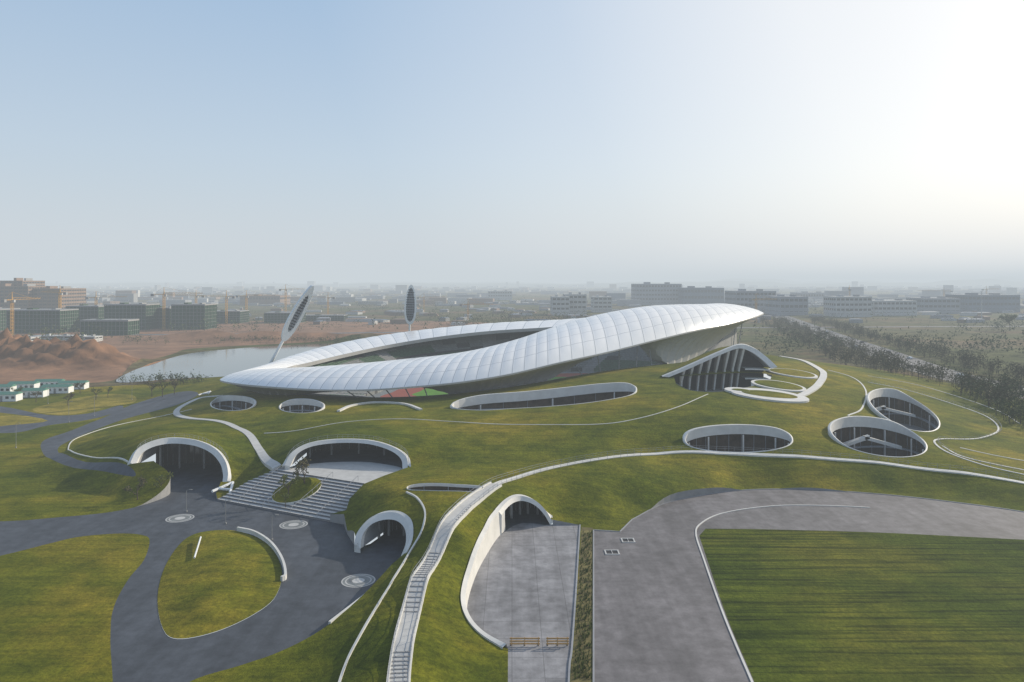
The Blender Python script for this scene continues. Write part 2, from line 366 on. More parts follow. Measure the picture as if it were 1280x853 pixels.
for i in list(range(-1,len(regions))):
    fs=fo[rid==i]
    if len(fs)==0: continue
    if i>=0 and regions[i][3]=='hole': continue
    used,inv=np.unique(fs,return_inverse=True); inv=inv.reshape(fs.shape)
    z=zt[used].copy()
    if rz(i) is not None: z[:]=rz(i)
    if i>=0 and regions[i][0]=="lake_water": z[:]=.25
    if i>=0 and regions[i][0]=="lawn_island":
        d=np.array([min(np.hypot(*(regions[i][1]-vo[u]).T)) for u in used]); z+=np.minimum(d*.12,.9)*(d>.01)
    me=bpy.data.meshes.new("g"); me.from_pydata(np.c_[vo[used],z].tolist(),[],inv.tolist())
    me.polygons.foreach_set("use_smooth",[True]*len(fs))
    nm="ground" if i<0 else regions[i][0]; me.materials.append(M['far' if i<0 else regions[i][2]]); me.update()
    ob=bpy.data.objects.new(nm,me); sc.collection.objects.link(ob)
port=np.vstack([T1[:,:2],T2[:,:2],T3[:,:2],T4[:40,:2]])
edge={}
for fi,f in enumerate(fo):
    for a,b in ((f[0],f[1]),(f[1],f[2]),(f[2],f[0])):
        k=(a,b) if a<b else (b,a); edge.setdefault(k,[]).append(fi)
sk=MB(); lb=MB()
def isov(r): return r>=0 and (regions[r][3]=='flat' or regions[r][0]=='STAIR')
for (a,b),fl in edge.items():
    if len(fl)<2: continue
    r0,r1=rid[fl[0]],rid[fl[1]]
    if r0==r1: continue
    if isov(r0)==isov(r1): continue
    za,zb=zt[a],zt[b]
    if 'lake_water' in (regions[r0][0] if r0>=0 else '',regions[r1][0] if r1>=0 else ''):
        lb.add([(vo[a][0],vo[a][1],min(za,.25)-.05),(vo[b][0],vo[b][1],min(zb,.25)-.05),(vo[b][0],vo[b][1],max(zb,.26)),(vo[a][0],vo[a][1],max(za,.26))],[(0,1,2,3)]); continue
    mid=(vo[a]+vo[b])/2
    if np.hypot(*(port-mid).T).min()<.8: continue
    if max(za,zb)<.03: continue
    sk.add([(vo[a][0],vo[a][1],-.05),(vo[b][0],vo[b][1],-.05),(vo[b][0],vo[b][1],zb),(vo[a][0],vo[a][1],za)],[(0,1,2,3)])
if sk.f: sk.build("retaining_wall",['grey'])
if lb.f: lb.build("lake_bank",['earth'])

# ------------------------------------------------------------------ linear things on the terrain
def norm2(P):
    d=np.gradient(P,axis=0); l=np.hypot(d[:,0],d[:,1])+1e-9; return np.c_[-d[:,1]/l,d[:,0]/l]
def strip(name,P,w,h=.12,mat='white',zf=None):
    P=np.array(P)[:,:2]; nn=norm2(P); A=P+nn*w/2; B=P-nn*w/2
    zc=ter(P[:,0],P[:,1]) if zf is None else np.full(len(P),float(zf))
    if zf is not None: za=zb=zc
    else: za=np.maximum(ter(A[:,0],A[:,1]),zc); zb=np.maximum(ter(B[:,0],B[:,1]),zc)
    m=MB()
    m.loft([np.c_[A,za-.8],np.c_[A,za+h],np.c_[B,zb+h],np.c_[B,zb-.8]],False,0)
    m.add([(*A[0],za[0]-.8),(*A[0],za[0]+h),(*B[0],zb[0]+h),(*B[0],zb[0]-.8)],[(0,1,2,3)]); m.add([(*A[-1],za[-1]-.8),(*A[-1],za[-1]+h),(*B[-1],zb[-1]+h),(*B[-1],zb[-1]-.8)],[(3,2,1,0)])
    return m.build(name,[mat])
main=D([(1290,606),(1200,591),(1100,579),(1000,571),(900,567),(820,568),(750,574),(690,585),(640,599),(603,617),(575,640),(552,672),(532,712),(515,760),(503,810),(497,870),(492,1000)],10)
i0=85
strip("footpath",main[:i0+1],1.4,.1,'white')
strip("footpath",main[i0:],2.3,.08,'step')
nn=norm2(main)
for sgn in (1,-1): strip("path_kerb",(main+nn*1.2*sgn)[i0:],.28,.3,'white')
m=MB(); acc=0
for k in range(i0+12,len(main)-1):
    d=main[k+1]-main[k]; L=np.hypot(*d)
    for q in range(max(1,int(L/.9))):
        p=main[k]+d*(q*.9/L if L>0 else 0); acc+=1
        if (acc//9)%3==1: continue
        m.box((p[0],p[1],tz(*p)+.0),(1.9,.25,.15),0,math.atan2(d[1],d[0])+math.pi/2)
m.build("path_steps",['grey'])
def railing(name,P,step=2.0,h=1.05):
    m=MB(); z=ter(P[:,0],P[:,1]); last=None
    for k in range(len(P)):
        q=(P[k][0],P[k][1],z[k])
        if last is None or math.dist(q[:2],last[:2])>=step:
            m.tube(q,(q[0],q[1],q[2]+h),.035,.035,0,4)
            if last is not None:
                for hh in (h,h*.55): m.tube((last[0],last[1],last[2]+hh),(q[0],q[1],q[2]+hh),.03,.03,0,4)
            last=q
    m.build(name,['fgrey'])
fine=cr(main[::4],10); nf=norm2(fine)
railing("path_railing",(fine+nf*1.15)[len(fine)//3:]); railing("path_railing",(fine-nf*1.15)[:])
railing("arch_railing",T2[:,:2]+np.array([0,1.4]),1.2); railing("arch_railing",T1[3:-8,:2]+np.array([0,1.4]),1.2)
strip("drain_kerb",D([(508,616),(522,624),(531,640),(528,662),(510,695),(482,742),(452,792),(432,832),(420,870),(410,920)],8),.3,.25)
strip("footpath",D([(276,495),(250,498),(225,510),(222,519),(245,524),(285,530),(308,541),(320,556),(330,572),(346,586)],8),2.0,.12,'step')
strip("path_kerb",D([(330,542),(380,537),(440,527),(500,524),(560,527),(640,531),(740,531),(800,523),(850,508),(885,493)],8),.28,.1)
strip("path_kerb",D([(423,515),(440,508),(470,504),(505,506),(526,513)],8),1.0,.5)
strip("path_kerb",D([(1035,463),(1065,472),(1082,488),(1078,510),(1060,520)],8),.5,.12)
rp=D([(1085,478),(1130,487),(1190,505),(1235,522),(1248,538),(1225,548),(1180,549),(1168,553),(1185,566),(1230,582),(1290,596)],8)
strip("path_kerb",rp,.5,.12); railing("path_railing",rp+norm2(rp)*.8,1.6)
strip("path_kerb",D([(1178,558),(1200,570),(1240,580),(1290,590)],6),.4,.12)
strip("path_kerb",D([(1200,560),(1240,569),(1290,578)],6),.4,.12)
strip("path_kerb",D([(1085,470),(1140,480),(1200,497),(1250,515),(1275,530)],6),.4,.12)
strip("path_kerb",D([(240,512),(200,521),(150,531),(112,542),(88,554),(90,565),(125,573),(160,578)],8),.3,.15)
strip("low_wall",np.vstack([T3[-1:,:2],G0([(490,720),(462,748),(412,788)],8)]),.4,1.2,'white',zf=0)
strip("low_wall",G0([(297,664),(318,669),(338,682),(352,702),(357,722),(352,727)],8),.4,.8,'white',zf=0)
strip("track_kerb",innr[:80],.28,.12,'white',zf=0)
strip("track_kerb",trk[3:75],.22,.12,'fgrey',zf=0)
strip("ramp_kerb",G0([(706,1150),(711,853),(715,810),(720,740),(725,657)],6),.25,.18,'fgrey',zf=0)
rd=cr([(222,240),(221,320),(226,400),(250,507),(282,656),(326,842),(390,1116),(520,1700),(700,2600)],6)
strip("motorway",rd,24,.12,'road'); strip("road_marking",rd,.5,.16,'white')
strip("road",cr([(-700,650),(-300,670),(0,720),(250,770),(900,820)],5),12,.12,'road')
strip("road",cr([(500,260),(700,700),(1000,1400),(1500,2600)],5),16,.12,'road')

# ------------------------------------------------------------------ portals
def portal(name,T,floor,k,bd,depth,lip=.7):
    T=np.array(T); bd=np.array(bd,float); bd/=np.hypot(*bd)
    c=np.array([*(T[0,:2]+T[-1,:2])/2,floor])
    Q=T+(c-T)*k; Q[:,2]=np.maximum(Q[:,2],floor); In=Q
    nn=norm2(T[:,:2])
    if ((nn.mean(0)*bd).sum())<0: nn=-nn
    out=np.c_[T[:,:2]+nn*lip,np.zeros(len(T))]; out[:,2]=np.maximum(ter(out[:,0],out[:,1])+.02,T[:,2]-.6)
    m=MB(); top=T.copy(); top[:,2]+=.3; ou2=out.copy(); ou2[:,2]+=.25
    back=In.copy(); back[:,:2]+=bd*depth
    m.loft([out-np.array([0,0,.8]),ou2,top,In],False,0)
    for e in (0,-1):  # end piers run down to the paving
        m.add([tuple(ou2[e]),tuple(top[e]),tuple(In[e]),(In[e][0],In[e][1],floor),(out[e][0],out[e][1],floor)],[(0,1,2,3,4)],0)
    In2=In.copy(); In2[:,:2]+=bd*1.2
    m.loft([In,In2],False,0)
    m.loft([In2,back],False,1)
    lowb=back.copy(); lowb[:,2]=floor
    lf=In.copy(); lf[:,2]=floor+.012
    lb_=lf.copy(); lb_[:,:2]+=bd*depth
    m.loft([lf,lb_],False,2)
    m.loft([back,lowb],False,3)
    ob=m.build(name,['white','grey','asphalt','glassb'])
    cm=MB(); N=len(T)
    for t in np.linspace(.2,.8,5):
        i=int(t*N); p=In[i]; q=p[:2]+bd*depth*.6
        cm.tube((q[0],q[1],floor),(q[0],q[1],p[2]),.28,.28,0,8)
    for i in range(2,N-2,2):
        q=back[i,:2]-bd*.15; cm.box((q[0],q[1],floor),(.12,.12,max(.1,back[i,2]-floor)),0)
    co=cm.build("portal_columns",['grey']); co.parent=ob
    return ob
portal("tunnel_portal",T1,0,.10,(-.1,1),13)
portal("stadium_entrance_portal",T2,4.5,.085,(0,1),14)
portal("tunnel_portal",T3,0,.13,(.3,1),9,.6)
arch=np.array(T4[:30]); portal("vehicle_tunnel_portal",arch,0,.11,(.05,1),10,.7)
m=MB(); Q=T4[26:]; nq=norm2(Q[:,:2]); cq=Q[:,:2]
if (nq[len(nq)//2][0])>0: nq=-nq
zz=np.maximum(Q[:,2],ter(Q[:,0],Q[:,1]))
o1=Q[:,:2]+nq*.7; zo=ter(o1[:,0],o1[:,1])
m.loft([np.c_[o1,zo-.8],np.c_[o1,np.maximum(zo,zz-.3)+.25],np.c_[cq,zz+.3],np.c_[cq-nq*.25,np.full(len(Q),-.1)]],False,0)
m.build("ramp_retaining_wall",['white'])

# stairs
def clip(poly,nv,d0):
    out=[]; n_=len(poly)
    for i in range(n_):
        a,b=poly[i],poly[(i+1)%n_]; da=a@nv-d0; db=b@nv-d0
        if da>=0: out.append(a)
        if (da>=0)!=(db>=0): out.append(a+(b-a)*da/(da-db))
    return out
b0=np.array(WZ(272,626,0)[:2]); nv=np.array([.456,.89]); base=b0@nv; m=MB(); NST=13
for i in range(NST):
    pc=clip(stairP,nv,base+i*1.04+.02)
    if len(pc)<3: continue
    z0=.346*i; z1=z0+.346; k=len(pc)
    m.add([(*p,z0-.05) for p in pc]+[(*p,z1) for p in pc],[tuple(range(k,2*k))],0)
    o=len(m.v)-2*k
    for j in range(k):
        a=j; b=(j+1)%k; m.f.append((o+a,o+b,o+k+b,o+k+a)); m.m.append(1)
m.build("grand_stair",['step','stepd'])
m=MB()
for fr in (.18,.38,.6,.8):
    p=b0+np.array([31.4,-16.1])*fr; q=p+nv*13
    for s in range(9):
        a=p+(q-p)*s/8; m.tube((*a,.346*13*s/8+.2),(*a,.346*13*s/8+1.3),.04,.04,0,4)
    m.tube((*p,1.3),(*q,5.8),.05,.05,0,4)
m.build("stair_handrail",['fgrey'])
m=MB(); rim=[];top=[];ce=np.array(WZ(371,618,1.8)[:2])
for i in range(28):
    a=2*math.pi*i/28; e=np.array([math.cos(a)*5.2,math.sin(a)*4.6]); p=ce+e
    zz=max(.0,(p@nv-base)/13.5*4.5); rim.append((*p,zz-.3)); top.append((*p,zz+.5))
tops=[(ce[0]+(p[0]-ce[0])*.6,ce[1]+(p[1]-ce[1])*.6,p[2]+.5) for p in top]
m.loft([rim,top],True,1); m.loft([top,tops],True,0); m.add(tops,[tuple(range(28))],0)
m.build("planter_island",['lawn','white'],True)

# courtyards
def courtyard(name,P,lip,dep):
    P=np.array(P)
    area=.5*np.sum(P[:,0]*np.roll(P[:,1],-1)-np.roll(P[:,0],-1)*P[:,1])
    if area<0: P=P[::-1]
    d=np.roll(P,-1,0)-np.roll(P,1,0); l=np.hypot(*d.T)+1e-9; nn=np.c_[d[:,1]/l,-d[:,0]/l]
    z=ter(P[:,0],P[:,1]); w=np.clip(nn[:,1]*.6+.45,0,1)**1.3
    for _ in range(3): w=(np.roll(w,1)+w*2+np.roll(w,-1))/4
    fl=z.min()-dep
    sc_=min(1,lip/1.5); th=(.35+.75*w)[:,None]*sc_
    O1=P+nn*th; z1=ter(O1[:,0],O1[:,1])
    zt_=z+.12+lip*w
    m=MB(); fd=(.45+.9*w)*sc_
    rows=[np.c_[O1,z1-.6],np.c_[O1,z1+.08+lip*w*.8],np.c_[P+nn*th*.45,zt_],np.c_[P,zt_-.08],np.c_[P-nn*.1*sc_,z-fd+lip*w*.3],np.c_[P+nn*1.0*sc_,z-fd+lip*w*.3-.02]]
    m.loft(rows,True,0)
    G=P+nn*1.0*sc_; gz=z-fd+lip*w*.3-.02
    m.loft([np.c_[G,gz],np.c_[G,np.full(len(P),fl)]],True,1)
    m.add([(*p,fl) for p in G],[tuple(range(len(P)))],2)
    for i in range(0,len(P),3):
        q=G[i]-nn[i]*.12; m.box((q[0],q[1],fl),(.12,.12,gz[i]-fl),3)
    if dep>3:
        hh=.45
        a=np.c_[G-nn*.05,np.full(len(P),fl+dep*hh)]; b=np.c_[G-nn*.9,np.full(len(P),fl+dep*hh)]; c=np.c_[G-nn*.9,np.full(len(P),fl+dep*hh+.35)]; e=np.c_[G-nn*.05,np.full(len(P),fl+dep*hh+.35)]
        m.loft([a,b,c,e],True,3)
        cc=P.mean(0)
        for i in range(0,len(P),9):
            q=G[i]-nn[i]*1.6; m.tube((q[0],q[1],fl),(q[0],q[1],gz[i]-.1),.22,.22,4,8)
        ext=P.max(0)-P.min(0)
        for s in range(12): m.box((cc[0]-ext[0]*.18+s*.55,cc[1]+ext[1]*.12,fl),(.55,3.2,.2+s*.2),4)
    if dep>=7: # slanting white galleries crossing the deep courts
        zc=z.mean()
        for f0,f1,zz0,zz1 in ((-.32,.05,zc-4.6,zc-1.2),(.0,.38,zc-1.4,zc-4.2)):
            x0=cc[0]+ext[0]*f0; x1=cc[0]+ext[0]*f1; yb=cc[1]+ext[1]*.26
            m.loft([[(x0,yb,zz0),(x1,yb,zz1)],[(x0,yb,zz0+.9),(x1,yb,zz1+.9)],[(x0,yb+1.6,zz0+.9),(x1,yb+1.6,zz1+.9)],[(x0,yb+1.6,zz0),(x1,yb+1.6,zz1)]],False,4)
    m.build(name,['white','glassb','grey','fgrey','white'])
for (nm,*_r),P in zip(court,CP): courtyard(nm,P,_r[5],_r[6])

# white petal terrace with round lawns, each slab laid on the slope
m=MB()
def disc(m,u,v,rx,ry,w,hgt):
    c=drape((u,v)); R=rx*c[1]/F; N=48; rows=[]
    for rr,dz in ((1,-1.5),(1,hgt),(None,hgt),(None,hgt+.05)):
        row=[]
        for i in range(N):
            a,b=math.cos(2*math.pi*i/N),math.sin(2*math.pi*i/N)
            x=c[0]+(R if rr else R-w)*a; y=c[1]+(ry if rr else ry-w)*b; row.append((x,y,tz(x,y)+dz))
        rows.append(row)
    m.loft(rows,True,0)
    m.add([(c[0],c[1],tz(c[0],c[1])+hgt+.2)]+rows[-1],[(0,1+i,1+(i+1)%N) for i in range(N)],1)
disc(m,990,467,30,9,1.0,.45); disc(m,973,483,33,8,1.1,.5); disc(m,962,495,48,8,3.4,.55); disc(m,926,490,20,4,2.2,.6)
m.build("petal_terrace",['white','lawn'])
strip("path_kerb",D([(975,446),(1005,452),(1028,465),(1024,480),(1004,494),(975,502)],8),2.4,.3)

# ------------------------------------------------------------------ stadium
N=len(RO)
def sv(vals): return cr(np.array(vals,float)[:,None],SUB,True)[:,0]
bul=sv([1.5,2.5,3,3,3,3,3.2,3.5,4,4,4.2,4.5,4.5,4,3,2.5,2,1.6,1.5,1.4,1.3,1.2,1.2,1.2,1.3])
pil=.18*np.abs(np.sin(np.pi*np.arange(N)/SPB))**.6
R=18; rows=[]
for j in range(R+1):
    s=j/R; P=RO*(1-s)+RI*s; P=P.copy()
    prof=math.sin(math.pi*s**.75); P[:,2]+=bul*prof+pil*min(1,8*s*(1-s)); rows.append(P)
parent=bpy.data.objects.new("stadium",None); sc.collection.objects.link(parent)
m=MB(); m.loft([r.tolist() for r in rows],True,0); ob=m.build("roof_canopy",['roof'],True)
uvl=ob.data.uv_layers.new(name="UVMap"); uv=[]
for j in range(R):
    for i in range(N):
        uv+=[i/SPB,j/3,(i+1)/SPB,j/3,(i+1)/SPB,(j+1)/3,i/SPB,(j+1)/3]
uvl.data.foreach_set("uv",uv); ob.parent=parent
cN=np.c_[RO[:,:2]-cen,np.zeros(N)]; cN/=np.linalg.norm(cN,axis=1)[:,None]
pl=.75*np.abs((np.arange(N)%SPB)/SPB-.5)*2
m=MB(); lip=RO.copy(); lip[:,2]-=.55; rows=[RO.tolist(),lip.tolist()]
for j in range(1,9):
    s=j/8; P=lip*(1-s)+RB*s
    P[:,:2]-= cN[:,:2]*(math.sin(math.pi*s)*np.clip((lip[:,2]-RB[:,2])*.28,0,3.5))[:,None]
    P-=cN*(pl*min(1,4*s))[:,None]; rows.append(P.tolist())
B2=RB.copy(); B2-=cN*6; B2[:,2]+=1.2
I2=RI.copy(); I2[:,2]-=1.6
rows.append(B2.tolist()); mid=(B2+I2)/2; mid[:,2]+=1.0; rows+= [mid.tolist(),I2.tolist(),RI.tolist()]
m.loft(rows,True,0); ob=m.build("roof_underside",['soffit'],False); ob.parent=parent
# seating bowl
ex=sv([0,0,0,0,-.5,-.5,0,0,-.8,-1.5,-1,2,10,14,14,14,14,14,14,12,9,6,3,1,0])
sub=RO[::6]; exs=ex[::6]; m=MB(); ang=sub[:,:2]-cen
zr=ter((cen+ang*.88)[:,0],(cen+ang*.88)[:,1])
zcap=np.minimum(zr+exs,np.maximum(RB[::6,2]-1.0,zr)); zcap=np.maximum(zcap,1.5)
rows=[]; NR=24; PI=.52
rows.append(np.c_[cen+ang*.88,zr-.5]); rows.append(np.c_[cen+ang*.88,np.maximum(zcap,zr+.1)])
for k in range(NR):
    s0=.865-(.865-PI)*k/NR; s1=.865-(.865-PI)*(k+1)/NR; z0=1.2+(zcap-1.2)*(1-k/NR)
    rows.append(np.c_[cen+ang*s0,z0]); rows.append(np.c_[cen+ang*s1,z0])
rows.append(np.c_[cen+ang*PI,np.full(len(sub),.1)])
m.loft([r.tolist() for r in rows],True,0)
nf_=len(m.f); nn_=len(sub)
for q in range(nf_):
    row=q//nn_; i=q%nn_
    m.m[q]=0 if row<2 or i%9==0 else (3 if row in (20,21,22) else (1 if ((i//7+row//10)%3==0) else (2 if (i+row//6)%4 else 3)))
ob=m.build("seating_bowl",['grey','seatg','seatw','seatd']); ob.parent=parent
m=MB()
for i in range(0,N,10):
    a=RB[i]-cN[i]*3; a[2]+=.8; b=cen+(RO[i,:2]-cen)*.885; zb_=tz(*b)
    if a[2]-zb_>2.0: m.tube((b[0],b[1],zb_-.5),tuple(a),.22,.22,0,6)
ob=m.build("raking_columns",['fgrey']); ob.parent=parent
m=MB(); r1=[(*p,.1) for p in cen+ang*PI]; r2=[(*p,.12) for p in cen+ang*.46]; r3=[(*p,.12) for p in cen+ang*.34]
m.loft([r1,r2],True,2); m.loft([r2,r3],True,0); m.add(r3,[tuple(range(len(r3)))],1)
ob=m.build("pitch_and_running_track",['redtrack','pitch','seatw']); ob.parent=parent
# support arch on the right: swept white band, grass back, tall fins in front of a dark recess, forecourt
m=MB(); c=np.array([*(LT[0,:2]+LT[-1,:2])/2,12.0]); In=LT+(c-LT)*.11; In[:,2]=np.maximum(In[:,2],11); top=LT.copy(); top[:,1]+=1.4; top[:,2]+=.2
m.loft([top,LT,In],False,0)
i3=In.copy(); i3[:,1]+=2.5; m.loft([In,i3],False,0)
b1=LT.copy(); b1[:,1]+=1.4; b2=b1.copy(); b2[:,1]+=22; b2[:,2]-=3; m.loft([b1,b2],False,1)
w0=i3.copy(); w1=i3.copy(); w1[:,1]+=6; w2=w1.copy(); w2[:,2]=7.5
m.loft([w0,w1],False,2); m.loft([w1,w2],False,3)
spl=int(len(In)*.66)
for i in range(6,spl,3):
    p=In[i]
    fx=-1.8*(i/spl); tw=.42
    tp=[(p[0]-tw,p[1]+.3,p[2]+.1),(p[0]+tw,p[1]+.3,p[2]+.1),(p[0]+tw,p[1]+5.5,p[2]+.1),(p[0]-tw,p[1]+5.5,p[2]+.1)]
    bt=[(p[0]+fx-tw*.6,p[1]+3.6,7.8),(p[0]+fx+tw*.6,p[1]+3.6,7.8),(p[0]+fx+tw*.6,p[1]+5.5,7.8),(p[0]+fx-tw*.6,p[1]+5.5,7.8)]
    md=[tuple((np.array(a_)*.5+np.array(b_)*.5)+np.array([0,(1.4 if k_<2 else 0),0])) for k_,(a_,b_) in enumerate(zip(tp,bt))]
    m.loft([tp,md,bt],True,0)
for hz_ in (11.5,15.0):
    q=[p for p in In[spl:] if p[2]>hz_+.5]
    if len(q)>1:
        m.loft([[(p[0],p[1]+1.5,hz_) for p in q],[(p[0],p[1]+1.5,hz_+.5) for p in q],[(p[0],p[1]+7,hz_+.5) for p in q]],False,0)
lz=ter(lfront[:,0],lfront[:,1])
m.loft([np.c_[lfront,lz+.15],np.c_[lfront,np.full(len(lfront),7.6)]],False,2)
m.add([(*p,7.6) for p in legcourt],[tuple(range(len(legcourt)))],2)
m.loft([[(p[0],p[1],7.6) for p in LT],[(p[0],p[1]+9,7.6) for p in LT]],False,2)
ob=m.build("support_arch",['white','lawn','grey','dark']); ob.parent=parent

# floodlight masts
def mast(name,base,tip,head0,wid,yaw,inner=.8):
    b=Vector(base); t_=Vector(tip); ax=(t_-b).normalized(); L=(t_-b).length; side=Vector((math.cos(yaw),math.sin(yaw),0)); side=(side-ax*side.dot(ax)).normalized(); nrm=ax.cross(side).normalized()
    m=MB(); m.tube(b,b+ax*L*head0,.9,.55,0,10); h0=b+ax*(L*head0-1); LL=(t_-h0).length; n_=28
    def leaf(sc_,off): 
        r=[]
        for i in range(n_):
            a=2*math.pi*i/n_; yy=-math.cos(a); xx=math.sin(a)*(1-.22*yy)
            r.append(h0+ax*(LL*.5*(1+yy*sc_))+side*(xx*wid/2*(sc_ if sc_==1 else sc_*.82))+nrm*off)
        return r
    m.loft([leaf(1,-.7),leaf(1,.7),leaf(inner,.7),leaf(inner,.35)],True,0); m.loft([leaf(1,-.7),leaf(inner,-.7),leaf(inner,-.35)],True,0)
    m.add(leaf(inner,.35),[tuple(range(n_))],1); m.add(leaf(inner,-.35),[tuple(range(n_))],1)
    for i in range(1,14):
        yy=i/14*2-1; ww=math.sqrt(max(0,1-yy*yy))*wid*.5*inner*.75
        for xx in np.arange(-ww,ww+.01,.95):
            for o in (.5,-.5):
                q=h0+ax*(LL*.5*(1+yy*inner))+side*xx+nrm*o; m.box((q.x,q.y,q.z-.25),(.55,.55,.55),2)
    m.build(name,['paintw','fgrey','seatd'])
mast("floodlight_mast",W(331,468,325),W(391,357,325),.40,5.6,math.radians(38),.66)
mast("floodlight_mast",W(510,470,425),W(514,356,425),.58,6.8,math.radians(10),.85)

# ------------------------------------------------------------------ plaza details
for (u,v) in ((225,648),(367,656),(448,726)):
    m=MB(); c=WZ(u,v,0)
    for r0,r1,z,mi in ((2.7,0.02,.006,1),(2.7,2.5,.012,0),(2.1,1.9,.012,0),(1.0,.05,.012,0)):
        a=[(c[0]+r0*math.cos(t),c[1]+r0*math.sin(t),z) for t in np.linspace(0,2*math.pi,40,endpoint=False)]
        b=[(c[0]+r1*math.cos(t),c[1]+r1*math.sin(t),z) for t in np.linspace(0,2*math.pi,40,endpoint=False)]
        m.loft([a,b],True,mi)
    m.build("plaza_medallion",['step','seatw'])
def letterA(u,v):
    c=drape((u,v)); m=MB()
    def P(x,y):
        X=c[0]+x; Y=c[1]+y; return (X,Y,tz(X,Y)+.35)
    for a,b in (((-1.6,-2.2),(1.0,3.2)),((1.0,3.2),(2.4,-2.2)),((-.9,-.6),(1.9,-.6))): m.tube(P(*a),P(*b),.32,.32,0,6)
    m.build("entrance_letter_sign",['paintw'])
letterA(279,612)
letterA(256,493)
m=MB(); a=WZ(243,704,0); b=WZ(251,679,0); m.tube((a[0],a[1],.9),(b[0],b[1],1.1),.15,.15,0,6); m.build("lawn_bench_bar",['paintw'])
for u0 in (656,697):
    m=MB(); c=WZ(u0,808,0); w=4.0 if u0<670 else 3.0
    for z in (.25,.6,.95): m.box((c[0],c[1],z),(w,.08,.16),0)
    for dx in (-w/2+.2,0,w/2-.2): m.box((c[0]+dx,c[1]+.09,0),(.1,.08,1.15),0); m.box((c[0]+dx,c[1]+.45,.0),(.1,.8,.08),0)
    m.build("timber_barrier",['wood'])
for u,v,w,d in ((765,691,2.3,2.0),(785,676,2.2,2.0)):
    m=MB(); c=WZ(u,v,0); m.box((c[0],c[1],.004),(w,d,.02),0)
    for dx,dy,a,b in ((0,d/2,w+.3,.25),(0,-d/2,w+.3,.25),(w/2,0,.25,d-.26),(-w/2,0,.25,d-.26),(0,0,.1,d-.26)): m.box((c[0]+dx,c[1]+dy,.0),(a,b,.12),1)
    m.build("jump_pit",['dark','step'])
def tufts(name,pts,hh,mat):
    m=MB()
    for x,y,z in pts:
        for _ in range(5):
            a=random.uniform(0,6.28); l=hh*random.uniform(.5,1.1); dx,dy=math.cos(a)*l*.5,math.sin(a)*l*.5
            m.add([(x-dy*.25,y+dx*.25,z),(x+dy*.25,y-dx*.25,z),(x+dx,y+dy,z+l)],[(0,1,2)],0)
    m.build(name,[mat])
P=[]
for _ in range(520):
    v=random.uniform(665,850); t=(v-665)/185; p=WZ(random.uniform(728-12*t,740),v,0); P.append((p[0],p[1],0))
tufts("shrub_bed",P,.55,'leaf')

def lamp(x,y,z,h=6):
    m=MB(); m.tube((x,y,z),(x,y,z+h),.07,.045,0,6); m.box((x,y,z),(.3,.3,.25),0); m.tube((x,y,z+h),(x+.9,y,z+h+.15),.04,.04,0,5); m.box((x+.9,y,z+h+.08),(.6,.22,.1),0); m.build("street_lamp",['grey'])
for u,v in ((86,528),(118,520),(60,505),(20,560),(165,500),(233,640),(282,655),(340,675)):
    p=WZ(u,v,0); lamp(p[0],p[1],tz(p[0],p[1]),7 if v<600 else 4.5)

# ------------------------------------------------------------------ trees
def tree(name,x,y,z,h,leaf=260,seed=0,mat='leaf'):
    r=random.Random(seed); m=MB(); tips=[]
    def br(p,d,L,rad,lv):
        q=p+d*L*.5+Vector((r.uniform(-.05,.05),r.uniform(-.05,.05),0))*L; e=q+(d+Vector((r.uniform(-.2,.2),r.uniform(-.2,.2),.05))).normalized()*L*.5
        m.tube(p,q,rad,rad*.8,0,5); m.tube(q,e,rad*.8,rad*.55,0,5)
        if lv>=1: tips.append(q); tips.append(e)
        if lv<3:
            for k in range(4 if lv==0 else 3):
                a=r.uniform(0,6.28); dd=(d*.75+Vector((math.cos(a),math.sin(a),r.uniform(-.1,.4)))*.75).normalized()
                br(p+(e-p)*r.uniform(.55,1),dd,L*r.uniform(.5,.7),rad*.5,lv+1)
    br(Vector((x,y,z-.1)),Vector((0,0,1)),h*.42,h*.022,0)
    for _ in range(leaf):
        c=r.choice(tips)+Vector((r.gauss(0,.35),r.gauss(0,.35),r.gauss(0,.3)))*h*.09
        a=Vector((r.uniform(-1,1),r.uniform(-1,1),r.uniform(-1,1))).normalized()*h*.022; b=a.orthogonal()*.8
        m.add([c-a,c+b,c+a,c-b],[(0,1,2,3)],1)
    return m.build(name,['bark',mat])
k=0
for u,v,z,h in ((172,628,0,7),(203,620,0,6.5),(196,606,.0,5.5),(360,622,2.2,7),(381,612,2.6,8.5),(357,634,1.3,4),(190,497,0,8),(203,498,0,9),(218,495,0,8),(120,500,0,7),(85,507,0,7),(135,497,0,6),(100,492,0,7),(20,498,0,7),(45,503,0,6)):
    p=WZ(u,v,z); tree("plaza_tree",p[0],p[1],max(z,tz(p[0],p[1]) if v<600 and u<250 else z),h,240 if v>550 else 260,k+3,'leaf' if k%2 else 'twig'); k+=1
p=WZ(1262,414,0); tree("broadleaf_tree",p[0],p[1],0,22,1500,77,'leaf')

